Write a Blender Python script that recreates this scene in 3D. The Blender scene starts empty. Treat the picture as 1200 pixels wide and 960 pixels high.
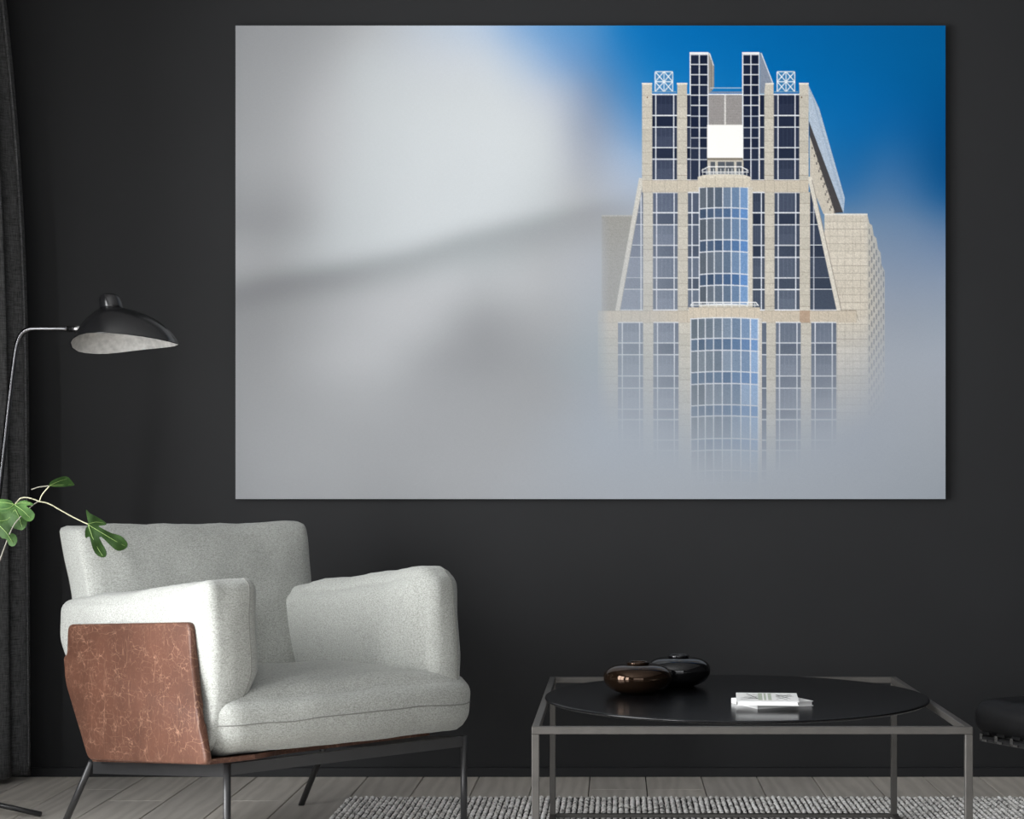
import bpy, bmesh, math, random
import numpy as np
from mathutils import Vector, Matrix, noise

# ------------------------------------------------------------------ camera
H, CX, CY, F = 0.95, 722.0, 578.0, 1973.0      # eye height (m), vanishing point (px), focal length (px)
YW = 5.645                                      # back wall
sc = bpy.context.scene
col = sc.collection
cd = bpy.data.cameras.new('camera')
cam = bpy.data.objects.new('camera', cd)
col.objects.link(cam)
cam.location = (0, 0, H)
cam.rotation_euler = (math.pi / 2, 0, 0)
cd.sensor_width = 36
cd.sensor_fit = 'HORIZONTAL'
cd.lens = 36 * F / 1200
cd.shift_x = -(CX - 600) / 1200
cd.shift_y = (CY - 480) / 1200
cd.clip_start = 0.05
sc.camera = cam

# ------------------------------------------------------------------ world, lights, exposure
w = bpy.data.worlds.new('world')
sc.world = w
w.use_nodes = True
w.node_tree.nodes['Background'].inputs[0].default_value = (0.80, 0.88, 1.0, 1)
w.node_tree.nodes['Background'].inputs[1].default_value = 0.4
sc.view_settings.view_transform = 'Standard'
sc.view_settings.look = 'None'
sc.view_settings.gamma = 1
sc.view_settings.use_curve_mapping = False
sc.view_settings.exposure = -0.43


def area(name, loc, rot, sx, sy, power, color=(1, 1, 1)):
    l = bpy.data.lights.new(name, 'AREA')
    l.shape = 'RECTANGLE'
    l.size, l.size_y = sx, sy
    l.energy = power
    l.color = color
    o = bpy.data.objects.new(name, l)
    o.location = loc
    o.rotation_euler = rot
    col.objects.link(o)
    return o


XL, XR, YF, ZC = -2.40, 3.0, -3.0, 2.95         # left wall, right wall, wall behind the camera, ceiling
WIN_L = [(-0.1, 1.6), (1.95, 3.65)]              # window openings in the left wall (y ranges)
WZ = (0.10, 2.40)
for (a, b) in WIN_L:
    area('daylight_side_window', (XL - 0.38, (a + b) / 2, sum(WZ) / 2), (0, -math.pi / 2, 0), WZ[1] - WZ[0], b - a, 350, (0.975, 0.988, 1.0))
FILL_WIN = (-2.0, 2.4)  # opening behind the camera, made up for the fill light (x range)
area('rear_fill_light', ((FILL_WIN[0] + FILL_WIN[1]) / 2, YF - 0.2, 1.5), (math.pi / 2, 0, 0), FILL_WIN[1] - FILL_WIN[0], 2.3, 110, (0.97, 0.98, 1.0))  # added front fill, evens out the light on wall and chair

# ------------------------------------------------------------------ helpers


def P(px, py, Y):
    return Vector(((px - CX) * Y / F, Y, H - (py - CY) * Y / F))


def mesh_obj(name, verts, faces, mat, parent=None, smooth=False):
    me = bpy.data.meshes.new(name)
    me.from_pydata([tuple(v) for v in verts], [], faces)
    me.update()
    if smooth:
        me.polygons.foreach_set('use_smooth', [True] * len(me.polygons))
    me.materials.append(mat)
    o = bpy.data.objects.new(name, me)
    col.objects.link(o)
    if parent:
        o.parent = parent
    return o


def bm_obj(name, bm, mat, parent=None, smooth=False):
    bmesh.ops.recalc_face_normals(bm, faces=bm.faces)
    me = bpy.data.meshes.new(name)
    bm.to_mesh(me)
    bm.free()
    if smooth:
        me.polygons.foreach_set('use_smooth', [True] * len(me.polygons))
    me.materials.append(mat)
    o = bpy.data.objects.new(name, me)
    col.objects.link(o)
    if parent:
        o.parent = parent
    return o


def empty(name, loc=(0, 0, 0), rz=0):
    o = bpy.data.objects.new(name, None)
    o.location = loc
    o.rotation_euler = (0, 0, rz)
    o.empty_display_size = 0.1
    col.objects.link(o)
    return o


def tag(o, label, cat, group=None):
    o['label'] = label
    o['category'] = cat
    if group:
        o['group'] = group
    return o


def struct(o):
    o['kind'] = 'structure'
    return o


def box_bm(bm, x0, x1, y0, y1, z0, z1, bevel=0.0, seg=1):
    r = bmesh.ops.create_cube(bm, size=1)
    vs = r['verts']
    for v in vs:
        v.co = Vector((x0 + (v.co.x + .5) * (x1 - x0), y0 + (v.co.y + .5) * (y1 - y0), z0 + (v.co.z + .5) * (z1 - z0)))
    if bevel:
        es = list({e for v in vs for e in v.link_edges})
        bmesh.ops.bevel(bm, geom=es, offset=bevel, segments=seg, affect='EDGES', profile=0.5)


def box(name, b, mat, parent=None, bevel=0.0, seg=1):
    bm = bmesh.new()
    box_bm(bm, *b, bevel=bevel, seg=seg)
    return bm_obj(name, bm, mat, parent)


def tube_data(pts, r, n=8, closed=False, caps=True):
    pts = [Vector(p) for p in pts]
    m = len(pts)
    rs = r if isinstance(r, (list, tuple)) else [r] * m
    verts, faces = [], []
    prev = None
    for i, p in enumerate(pts):
        if closed:
            t = pts[(i + 1) % m] - pts[i - 1]
        else:
            t = pts[min(i + 1, m - 1)] - pts[max(i - 1, 0)]
        t.normalize()
        if prev is None:
            up = Vector((0, 0, 1)) if abs(t.z) < .9 else Vector((1, 0, 0))
            a = t.cross(up).normalized()
        else:
            a = (prev - t * prev.dot(t)).normalized()
        prev = a
        b = t.cross(a)
        for k in range(n):
            ang = 2 * math.pi * k / n
            verts.append(p + (a * math.cos(ang) + b * math.sin(ang)) * rs[i])
    for i in range(m if closed else m - 1):
        j = (i + 1) % m
        for k in range(n):
            k2 = (k + 1) % n
            faces.append((i * n + k, i * n + k2, j * n + k2, j * n + k))
    if caps and not closed:
        faces.append(tuple(range(n - 1, -1, -1)))
        faces.append(tuple((m - 1) * n + k for k in range(n)))
    return verts, faces


def tube(name, pts, r, mat, parent=None, n=8, closed=False):
    v, f = tube_data(pts, r, n, closed)
    return mesh_obj(name, v, f, mat, parent, True)


def smooth_path(pts, k=6):
    pts = [Vector(p) for p in pts]
    out = []
    for i in range(len(pts) - 1):
        p0, p1, p2, p3 = pts[max(i - 1, 0)], pts[i], pts[i + 1], pts[min(i + 2, len(pts) - 1)]
        for j in range(k):
            t = j / k
            out.append(.5 * ((2 * p1) + (p2 - p0) * t + (2 * p0 - 5 * p1 + 4 * p2 - p3) * t * t + (3 * p1 - p0 - 3 * p2 + p3) * t ** 3))
    out.append(pts[-1])
    return out


def lathe(name, prof, mat, parent=None, n=48, loc=(0, 0, 0), caps=True):
    verts, faces = [], []
    for (r, z) in prof:
        for k in range(n):
            a = 2 * math.pi * k / n
            verts.append((r * math.cos(a) + loc[0], r * math.sin(a) + loc[1], z + loc[2]))
    for i in range(len(prof) - 1):
        for k in range(n):
            k2 = (k + 1) % n
            faces.append((i * n + k, i * n + k2, (i + 1) * n + k2, (i + 1) * n + k))
    if caps:
        faces.append(tuple(range(n - 1, -1, -1)))
        faces.append(tuple((len(prof) - 1) * n + k for k in range(n)))
    return mesh_obj(name, verts, faces, mat, parent, True)


# ------------------------------------------------------------------ materials


def s2l(c):
    return tuple(((x / 255) / 12.92 if x / 255 <= .04045 else ((x / 255 + .055) / 1.055) ** 2.4) for x in c)


class N:
    """small node-tree helper"""

    def __init__(self, name):
        self.m = bpy.data.materials.new(name)
        self.m.use_nodes = True
        self.t = self.m.node_tree
        self.b = self.t.nodes['Principled BSDF']

    def node(self, typ, **kw):
        n = self.t.nodes.new(typ)
        for k, v in kw.items():
            if k.startswith('i_'):
                n.inputs[k[2:].replace('_', ' ')].default_value = v
            else:
                setattr(n, k, v)
        return n

    def link(self, a, b):
        self.t.links.new(a, b)

    def coords(self, kind='Object', scale=(1, 1, 1), rot=(0, 0, 0)):
        tc = self.node('ShaderNodeTexCoord')
        mp = self.node('ShaderNodeMapping')
        mp.inputs['Scale'].default_value = scale
        mp.inputs['Rotation'].default_value = rot
        self.link(tc.outputs[kind], mp.inputs['Vector'])
        return mp.outputs['Vector']

    def noise(self, vec, scale, detail=3, rough=.5, dist=0):
        n = self.node('ShaderNodeTexNoise')
        n.inputs['Scale'].default_value = scale
        n.inputs['Detail'].default_value = detail
        n.inputs['Roughness'].default_value = rough
        n.inputs['Distortion'].default_value = dist
        self.link(vec, n.inputs['Vector'])
        return n.outputs['Fac']

    def ramp(self, fac, stops):
        r = self.node('ShaderNodeValToRGB')
        e = r.color_ramp.elements
        while len(e) < len(stops):
            e.new(.5)
        for x, (p, c) in zip(e, stops):
            x.position = p
            x.color = (*c, 1) if len(c) == 3 else c
        self.link(fac, r.inputs['Fac'])
        return r.outputs['Color']

    def mix(self, fac, a, b, blend='MIX'):
        n = self.node('ShaderNodeMix', data_type='RGBA', blend_type=blend)
        for v, s in ((fac, n.inputs['Factor']), (a, n.inputs[6]), (b, n.inputs[7])):
            if hasattr(v, 'links') or hasattr(v, 'is_linked'):
                self.link(v, s)
            elif isinstance(v, (int, float)):
                s.default_value = v
            else:
                s.default_value = (*v, 1)
        return n.outputs[2]

    def math(self, op, a, b=0.0):
        n = self.node('ShaderNodeMath', operation=op)
        for v, s in ((a, n.inputs[0]), (b, n.inputs[1])):
            if isinstance(v, (int, float)):
                s.default_value = v
            else:
                self.link(v, s)
        return n.outputs[0]

    def bump(self, h, strength=.3, dist=.002):
        n = self.node('ShaderNodeBump')
        n.inputs['Strength'].default_value = strength
        n.inputs['Distance'].default_value = dist
        self.link(h, n.inputs['Height'])
        self.link(n.outputs['Normal'], self.b.inputs['Normal'])

    def base(self, c):
        if isinstance(c, tuple):
            self.b.inputs['Base Color'].default_value = (*c, 1)
        else:
            self.link(c, self.b.inputs['Base Color'])

    def set(self, rough=.5, metal=0.0, spec=.5, **kw):
        self.b.inputs['Roughness'].default_value = rough
        self.b.inputs['Metallic'].default_value = metal
        self.b.inputs['Specular IOR Level'].default_value = spec
        for k, v in kw.items():
            self.b.inputs[k.replace('_', ' ')].default_value = v
        return self.m


def mat_plain(name, c, rough=.5, metal=0, spec=.5, var=.08, scale=30, bump=0):
    n = N(name)
    v = n.coords()
    f = n.noise(v, scale, 4)
    lo = tuple(x * (1 - var) for x in c)
    hi = tuple(min(1, x * (1 + var)) for x in c)
    n.base(n.ramp(f, [(.3, lo), (.7, hi)]))
    if bump:
        n.bump(f, bump, .001)
    return n.set(rough, metal, spec)


def mat_wall():
    n = N('charcoal_paint')
    v = n.coords()
    a = n.noise(v, 1.3, 4, .6)
    b = n.noise(v, 160, 3, .6)
    c = n.ramp(a, [(.25, (.0122, .0127, .0138)), (.75, (.0158, .0165, .0178))])
    n.base(c)
    n.bump(b, .12, .0008)
    return n.set(.62, 0, .3)


def mat_fabric(name, lo, hi, scale=300, blotch=5):
    n = N(name)
    v = n.coords()
    f = n.noise(v, scale, 3, .7)
    g = n.noise(v, blotch, 3, .5)
    vs = n.coords(scale=(1, 1, 3.2))
    h = n.noise(vs, scale * .55, 2, .6)
    mx = n.math('ADD', n.math('MULTIPLY', f, .6), n.math('MULTIPLY', h, .4))
    c = n.ramp(mx, [(.36, lo), (.62, hi)])
    c2 = n.mix(n.math('MULTIPLY', g, .22), c, tuple(x * .8 for x in lo))
    n.base(c2)
    n.bump(mx, .35, .0015)
    return n.set(.95, 0, .1, Sheen_Weight=.15)


def mat_leather():
    n = N('scratched_brown_leather')
    v = n.coords()
    a = n.noise(v, 6, 5, .6)
    base = n.ramp(a, [(.25, s2l((70, 44, 33))), (.8, s2l((92, 59, 45)))])
    # scratches : thin cell borders of strongly distorted voronoi, masked into patches
    warp = n.noise(v, 9, 2, .5)
    out = None
    for (rot, sc_, th) in (((.3, .2, .5), (14, 14, 46), .042), ((.9, .4, 1.2), (40, 40, 11), .038), ((.2, 1.1, .3), (34, 34, 34), .04), ((.5, .1, 2.1), (60, 22, 50), .04)):
        vv = n.coords(scale=sc_, rot=rot)
        add = n.node('ShaderNodeVectorMath', operation='ADD')
        n.link(vv, add.inputs[0])
        wn = n.node('ShaderNodeTexNoise')
        wn.inputs['Scale'].default_value = 1.2
        n.link(vv, wn.inputs['Vector'])
        n.link(wn.outputs['Color'], add.inputs[1])
        vo = n.node('ShaderNodeTexVoronoi', feature='DISTANCE_TO_EDGE')
        vo.inputs['Scale'].default_value = 1.0
        n.link(add.outputs[0], vo.inputs['Vector'])
        s = n.ramp(vo.outputs['Distance'], [(0, (1, 1, 1)), (th, (0, 0, 0))])
        msk = n.ramp(n.noise(vv, .55, 4, .65), [(.485, (0, 0, 0)), (.64, (1, 1, 1))])
        p = n.mix(1.0, s, msk, 'MULTIPLY')
        out = p if out is None else n.mix(1.0, out, p, 'ADD')
    fine = n.ramp(n.noise(v, 60, 6, .75, 1.2), [(.56, (0, 0, 0)), (.72, (.8, .8, .8))])
    patch = n.ramp(n.noise(v, 7, 3, .5), [(.45, (0, 0, 0)), (.65, (1, 1, 1))])
    out = n.mix(1.0, out, n.mix(1.0, fine, patch, 'MULTIPLY'), 'ADD')
    n.base(n.mix(n.math('MULTIPLY', out, .42), base, s2l((160, 124, 102))))
    n.bump(n.noise(v, 220, 3, .6), .15, .0008)
    return n.set(.55, 0, .35)


def mat_wood():
    n = N('grey_oak_plank')
    oi = n.node('ShaderNodeObjectInfo')
    tc = n.node('ShaderNodeTexCoord')
    off = n.node('ShaderNodeVectorMath', operation='ADD')
    n.link(tc.outputs['Object'], off.inputs[0])
    cmb = n.node('ShaderNodeCombineXYZ')
    n.link(n.math('MULTIPLY', oi.outputs['Random'], 37.0), cmb.inputs[0])
    n.link(n.math('MULTIPLY', oi.outputs['Random'], 91.0), cmb.inputs[1])
    n.link(cmb.outputs[0], off.inputs[1])
    mp = n.node('ShaderNodeMapping')
    mp.inputs['Scale'].default_value = (1, .12, 1)
    n.link(off.outputs[0], mp.inputs['Vector'])
    v = mp.outputs['Vector']
    wv = n.node('ShaderNodeTexWave', wave_type='RINGS', rings_direction='Y')
    wv.inputs['Scale'].default_value = 7
    wv.inputs['Distortion'].default_value = 9
    wv.inputs['Detail'].default_value = 3
    wv.inputs['Detail Scale'].default_value = 1.4
    n.link(v, wv.inputs['Vector'])
    f = n.noise(v, 60, 5, .65)
    m = n.math('ADD', n.math('MULTIPLY', wv.outputs['Fac'], .35), n.math('MULTIPLY', f, .65))
    c = n.ramp(m, [(.25, s2l((196, 190, 182))), (.75, s2l((216, 210, 202)))])
    sh = n.ramp(oi.outputs['Random'], [(0, (.84, .84, .84)), (1, (1.0, .99, .97))])
    n.base(n.mix(1.0, c, sh, 'MULTIPLY'))
    n.bump(m, .12, .001)
    return n.set(.6, 0, .3)


def mat_pile():
    n = N('grey_wool_loop')
    v = n.coords()
    f = n.noise(v, 55, 3, .7)
    g = n.noise(v, 400, 2, .6)
    c = n.ramp(f, [(.32, s2l((92, 90, 88))), (.45, s2l((214, 211, 206))), (.58, s2l((252, 250, 247)))])
    n.base(c)
    n.bump(g, .4, .001)
    return n.set(.95, 0, .1)


def mat_curtain():
    n = N('dark_linen')
    v = n.coords(scale=(1, 1, 1))
    a = n.noise(n.coords(scale=(25, 25, 420)), 1, 3, .7)
    b = n.noise(n.coords(scale=(330, 330, 30)), 1, 3, .7)
    m = n.math('ADD', n.math('MULTIPLY', a, .55), n.math('MULTIPLY', b, .45))
    n.base(n.ramp(m, [(.38, (.034, .0345, .035)), (.62, (.150, .151, .154))]))
    n.bump(m, .4, .002)
    return n.set(.95, 0, .1)


def mat_print():
    n = N('canvas_print_ink')
    at = n.node('ShaderNodeAttribute', attribute_name='print')
    v = n.coords(scale=(1, 1, 1))
    a = n.noise(n.coords(scale=(90, 90, 500)), 1, 2, .6)
    b = n.noise(n.coords(scale=(500, 90, 90)), 1, 2, .6)
    m = n.math('ADD', n.math('MULTIPLY', a, .5), n.math('MULTIPLY', b, .5))
    g = n.ramp(m, [(.3, (.93, .93, .93)), (.7, (1, 1, 1))])
    n.base(n.mix(1.0, at.outputs['Color'], g, 'MULTIPLY'))
    return n.set(.9, 0, .05)


def mat_leaf(name, a, b):
    n = N(name)
    v = n.coords()
    f = n.noise(v, 28, 4, .6)
    n.base(n.ramp(f, [(.3, a), (.75, b)]))
    n.bump(n.noise(v, 120, 3), .2, .001)
    return n.set(.65, 0, .2)


M = {}
M['wall'] = mat_wall()
M['base'] = mat_plain('charcoal_gloss_paint', (.013, .0136, .015), .5, spec=.3, var=.05)
M['ceil'] = mat_plain('white_ceiling_paint', (.50, .50, .50), .8)
M['sub'] = mat_plain('dark_subfloor', (.02, .018, .016), .9)
M['wood'] = mat_wood()
M['fabric'] = mat_fabric('light_grey_wool', s2l((132, 133, 128)), s2l((184, 186, 181)))
M['seam'] = mat_plain('seam_thread', s2l((120, 120, 116)), .9)
M['leather'] = mat_leather()
M['black_metal'] = mat_plain('black_steel', (.022, .022, .023), .38, .0, .5)
M['bronze_metal'] = mat_plain('bronze_grey_steel', (.085, .080, .074), .45, .4, .4)
M['disc'] = mat_plain('black_lacquer', (.004, .004, .0045), .20, 0, .3)
M['pile'] = mat_pile()
M['rugbase'] = mat_plain('rug_backing', (.02, .019, .018), .95)
M['curtain'] = mat_curtain()
M['print'] = mat_print()
M['canvas'] = mat_plain('canvas_edge', (.30, .30, .31), .9)
M['lamp_black'] = mat_plain('gloss_black_enamel', (.012, .012, .013), .22, 0, .6)
M['lamp_white'] = mat_plain('matt_pale_grey_enamel', (.50, .49, .47), .6, var=.2, scale=60)
M['chrome'] = mat_plain('brushed_nickel', (.42, .42, .42), .25, 1.0)
M['pole'] = mat_plain('dark_polished_steel', (.12, .12, .125), .22, 1.0)
M['vase_bronze'] = mat_plain('bronze_glass', (.034, .020, .012), .05, .8, .6)
M['vase_black'] = mat_plain('black_glass', (.004, .004, .0045), .05, .0, .5)
M['paper'] = mat_plain('white_paper', (.80, .80, .79), .8, var=.02)
M['ink'] = mat_plain('dark_ink', (.05, .06, .05), .8)
M['green_ink'] = mat_plain('pale_green_ink', (.42, .47, .38), .8)
M['hide'] = mat_plain('black_hide', (.0045, .0045, .005), .55, 0, .22, bump=.3, scale=160)
M['leaf'] = mat_leaf('fig_leaf_green', s2l((26, 48, 15)), s2l((46, 74, 26)))
M['leaf_light'] = mat_leaf('fig_leaf_light_green', s2l((38, 66, 27)), s2l((68, 98, 46)))
M['vein'] = mat_plain('fig_vein', s2l((112, 138, 74)), .6)
M['bark'] = mat_plain('fig_bark', s2l((108, 106, 96)), .8)
M['petiole'] = mat_plain('pale_petiole', s2l((160, 158, 132)), .6)
M['pot'] = mat_plain('grey_stoneware', (.12, .12, .12), .7)
M['soil'] = mat_plain('potting_soil', (.03, .022, .016), .95, var=.4, bump=.8)
M['frame_white'] = mat_plain('window_frame_paint', (.06, .06, .062), .6)

# ------------------------------------------------------------------ room shell
T = 0.40                                          # thickness of the outer walls (unseen reveals, deepened to shade the back left corner)
struct(box('wall_back', (XL - T, XR + .2, YW, YW + .15, -.1, ZC), M['wall']))
struct(box('wall_right', (XR, XR + .15, YF, YW, -.1, ZC), M['wall']))
struct(box('ceiling', (XL - T, XR + .2, YF - .3, YW + .15, ZC, ZC + .15), M['ceil']))
bm = bmesh.new()
ys = [YF] + [q for ab in WIN_L for q in ab] + [YW]
for i in range(0, len(ys) - 1, 2):
    box_bm(bm, XL - T, XL, ys[i], ys[i + 1], -.1, ZC)
for a, b in WIN_L:
    box_bm(bm, XL - T, XL, a, b, -.1, WZ[0])
    box_bm(bm, XL - T, XL, a, b, WZ[1], ZC)
struct(bm_obj('wall_left', bm, M['wall']))
bm = bmesh.new()
box_bm(bm, XL - T, FILL_WIN[0], YF - .3, YF, -.1, ZC)
box_bm(bm, FILL_WIN[1], XR + .15, YF - .3, YF, -.1, ZC)
box_bm(bm, FILL_WIN[0], FILL_WIN[1], YF - .3, YF, -.1, .35)
box_bm(bm, FILL_WIN[0], FILL_WIN[1], YF - .3, YF, 2.65, ZC)
struct(bm_obj('wall_front', bm, M['wall']))  # its opening is added to let the fill light in
for k, (a, b) in enumerate(WIN_L):
    wn = struct(empty('window_%d' % (k + 1), (XL - .3, (a + b) / 2, WZ[0])))
    hw, hh, t = (b - a) / 2, WZ[1] - WZ[0], .03
    for nm, bb in (('jamb', (-t, t, -hw, -hw + .05, 0, hh)), ('jamb', (-t, t, hw - .05, hw, 0, hh)),
                   ('sill_rail', (-t, t, -hw + .05, hw - .05, 0, .05)), ('head_rail', (-t, t, -hw + .05, hw - .05, hh - .05, hh)),
                   ('mullion', (-t, t, -.025, .025, .05, hh - .05))):
        box(nm, bb, M['frame_white'], wn)
wn = struct(empty('window_3', ((FILL_WIN[0] + FILL_WIN[1]) / 2, YF - .1, .35)))  # unseen invented window that houses the fill light
hw, hh, t = (FILL_WIN[1] - FILL_WIN[0]) / 2, 2.3, .03
for nm, bb in (('jamb', (-hw, -hw + .05, -t, t, 0, hh)), ('jamb', (hw - .05, hw, -t, t, 0, hh)),
               ('sill_rail', (-hw + .05, hw - .05, -t, t, 0, .05)), ('head_rail', (-hw + .05, hw - .05, -t, t, hh - .05, hh)),
               ('mullion', (-.75, -.70, -t, t, .05, hh - .05)), ('mullion', (.70, .75, -t, t, .05, hh - .05))):
    box(nm, bb, M['frame_white'], wn)

floor = struct(box('floor', (XL - T, XR + .15, YF - .3, YW + .15, -.12, -.016), M['sub']))
PW = .186
X0 = .0987
cache = {}
rng = random.Random(4)
LENS = (1.30, 1.55, 1.80)
for i in range(int((XL - X0) // PW), int((XR - X0) // PW) + 1):
    xa, xb = max(X0 + i * PW, XL), min(X0 + (i + 1) * PW, XR)
    if xb - xa < .01:
        continue
    y = YW - rng.choice((.0, .25, .45, .0)) + 0.0
    rows = []
    if y < YW - .01:
        rows.append((y, YW))
    while y > YF:
        l = rng.choice(LENS)
        rows.append((max(y - l, YF), y))
        y -= l
    for (ya, yb) in rows:
        if yb - ya < .02:
            continue
        key = (round(xb - xa, 3), round(yb - ya, 3))
        if key not in cache:
            bm = bmesh.new()
            box_bm(bm, .0017, key[0] - .0017, .0008, key[1] - .0008, -.016, 0)
            es = [e for e in bm.edges if all(v.co.z > -.001 for v in e.verts)]
            bmesh.ops.bevel(bm, geom=es, offset=.0014, segments=1, affect='EDGES')
            o = bm_obj('plank', bm, M['wood'], floor)
            cache[key] = o.data
        else:
            o = bpy.data.objects.new('plank', cache[key])
            col.objects.link(o)
            o.parent = floor
        o.location = (xa, ya, 0)
BH = .031
struct(box('baseboard_back', (XL, XR, YW - .012, YW, 0, BH), M['base'], bevel=.002))
struct(box('baseboard_left', (XL, XL + .012, YF, YW - .012, 0, BH), M['base'], bevel=.002))
struct(box('baseboard_right', (XR - .012, XR, YF, YW - .012, 0, BH), M['base'], bevel=.002))

# ------------------------------------------------------------------ rug
RX0, RX1, RY0, RY1, RT = -.835, 2.05, 3.05, 5.235, .003
rug = tag(empty('rug', ((RX0 + RX1) / 2, (RY0 + RY1) / 2, 0)), 'grey and white looped wool rug under the coffee table', 'rug')
rcx, rcy = rug.location.x, rug.location.y
box('rug_backing', (RX0 - rcx, RX1 - rcx, RY0 - rcy, RY1 - rcy, .0005, RT), M['rugbase'], rug)
rows_n = int((RX1 - RX0) / .0175)
cols_n = int((RY1 - RY0) / .0165)
rr = np.random.RandomState(3)
ring = np.array([[math.cos(a), math.sin(a), 0] for a in np.arange(6) * math.pi / 3])
unit = np.vstack([ring * [1, 1, 0], ring * [.82, .82, 0] + [0, 0, .62], [[0, 0, 1.0]]])
uf = []
for k in range(6):
    k2 = (k + 1) % 6
    uf.append((k, k2, 6 + k2))
    uf.append((k, 6 + k2, 6 + k))
    uf.append((6 + k, 6 + k2, 12))
uf = np.array(uf)
gi, gj = np.meshgrid(np.arange(rows_n), np.arange(cols_n), indexing='ij')
cxs = RX0 + .0095 + gi * .0175 + rr.uniform(-.0012, .0012, gi.shape) - rcx
cys = RY0 + .009 + gj * .0165 + rr.uniform(-.003, .003, gi.shape) + (gi % 2) * .004 - rcy
sx = rr.uniform(.0062, .0082, gi.shape)
sy = rr.uniform(.0078, .0108, gi.shape)
sz = rr.uniform(.0060, .0095, gi.shape)
c = np.stack([cxs, cys, np.full(gi.shape, RT - .0005)], -1).reshape(-1, 1, 3)
s = np.stack([sx, sy, sz], -1).reshape(-1, 1, 3)
V = (c + s * unit[None]).reshape(-1, 3)
nl = c.shape[0]
Fa = (uf[None] + (np.arange(nl) * 13)[:, None, None]).reshape(-1, 3)
me = bpy.data.meshes.new('loop_pile')
me.vertices.add(len(V))
me.vertices.foreach_set('co', V.astype(np.float32).ravel())
me.loops.add(Fa.size)
me.loops.foreach_set('vertex_index', Fa.astype(np.int32).ravel())
me.polygons.add(len(Fa))
me.polygons.foreach_set('loop_start', np.arange(0, Fa.size, 3, dtype=np.int32))
me.polygons.foreach_set('use_smooth', np.ones(len(Fa), dtype=bool))
me.update()
me.validate()
me.materials.append(M['pile'])
pile = bpy.data.objects.new('loop_pile', me)
col.objects.link(pile)
pile.parent = rug
pile['kind'] = 'stuff'
RUG_TOP = RT + .0093

# ------------------------------------------------------------------ armchair
TH = math.radians(41.5)
FLp = Vector((-.9394, 4.047, 0))
EW = Vector((math.cos(TH), math.sin(TH), 0))
ED = Vector((-math.sin(TH), math.cos(TH), 0))
chair = tag(empty('armchair', FLp, TH), 'light grey upholstered armchair with brown leather side panel on thin black legs', 'armchair')
SL = .107                                         # the seat falls towards the back


def on_w(px, py, wv):
    """photo pixel -> point of the chair's plane w = const, in chair coordinates"""
    r = Vector(((px - CX) / F, 1, 0))
    Y = (wv + FLp.dot(EW)) / r.dot(EW)
    p = r * Y
    return ((p - FLp).dot(ED), H - (py - CY) * Y / F)


def noise3(v):
    return Vector((noise.noise(v), noise.noise(v + Vector((31.4, 17.9, 5.3))), noise.noise(v + Vector((-12.7, 44.1, 27.6)))))


def cushion(name, lo, hi, rad, bulge, warp, wr=.004, seams=(), n=28, seed=0, mat=None, parent=None):
    lo, hi = Vector(lo), Vector(hi)
    h = (hi - lo) / 2
    c = (hi + lo) / 2
    ids, verts, prm, faces = {}, [], [], []
    # edge-weighted parameter values
    tv = [math.copysign(abs(t) ** .8, t) for t in [2 * i / n - 1 for i in range(n + 1)]]

    def vid(i, j, k):
        key = (i, j, k)
        if key not in ids:
            p = Vector((tv[i], tv[j], tv[k]))
            s_ = Vector((p.x * h.x, p.y * h.y, p.z * h.z))
            q = Vector([max(-(h[a] - rad), min(h[a] - rad, s_[a])) for a in range(3)])
            d = s_ - q
            if d.length > 1e-9:
                L = max(abs(d.x), abs(d.y), abs(d.z))
                s_ = q + d.normalized() * L
            for a in range(3):
                b_, c_ = (a + 1) % 3, (a + 2) % 3
                bl = bulge[a]
                if isinstance(bl, tuple):
                    bl = bl[1] if p[a] > 0 else bl[0]
                s_[a] += bl * p[a] * max(0, 1 - p[b_] ** 2) ** .8 * max(0, 1 - p[c_] ** 2) ** .8
            v = c + s_
            v = warp(v, p)
            nz = noise3(v * 7 + Vector((seed, seed * 2, 0)))
            n2 = noise3(Vector((v.x * 22, v.y * 22, v.z * 9)) + Vector((seed * 3, 0, seed)))
            v = v + nz * wr + n2 * wr * .35
            ids[key] = len(verts)
            verts.append(v)
        return ids[key]
    for a in range(3):
        for side in (0, n):
            for i in range(n):
                for j in range(n):
                    quad = []
                    for (di, dj) in ((0, 0), (1, 0), (1, 1), (0, 1)):
                        k = [0, 0, 0]
                        k[a] = side
                        k[(a + 1) % 3] = i + di
                        k[(a + 2) % 3] = j + dj
                        quad.append(vid(*k))
                    faces.append(tuple(quad if side else quad[::-1]))
    o = mesh_obj(name, verts, faces, mat or M['fabric'], parent or chair, True)
    for (ax, idx) in seams:                       # welt seams follow rings of the surface
        b_, c_ = (ax + 1) % 3, (ax + 2) % 3
        ringk = [(i, 0) for i in range(n)] + [(n, i) for i in range(n)] + [(i, n) for i in range(n, 0, -1)] + [(0, i) for i in range(n, 0, -1)]
        pts = []
        for (i, j) in ringk:
            k = [0, 0, 0]
            k[ax], k[b_], k[c_] = idx, i, j
            pts.append(verts[vid(*k)])
        tube('seam', pts, .0016, M['seam'], o, 6, True)
    return o


def sstep(a, b, x):
    t = max(0, min(1, (x - a) / (b - a)))
    return t * t * (3 - 2 * t)


def slope(v):
    v.z -= SL * v.y
    return v


def warp_armL(v, p):
    t = .22 + .78 * sstep(.32, .53, v.z)
    v.x = -.06 + (v.x + .06) * t
    v.y *= .70 + .30 * sstep(.36, .66, v.z) if v.y > 0 else 1
    v.z -= .012 * math.sin(max(0, min(1, v.y / .8)) * math.pi) * sstep(.5, .7, v.z)
    return slope(v)


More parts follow.
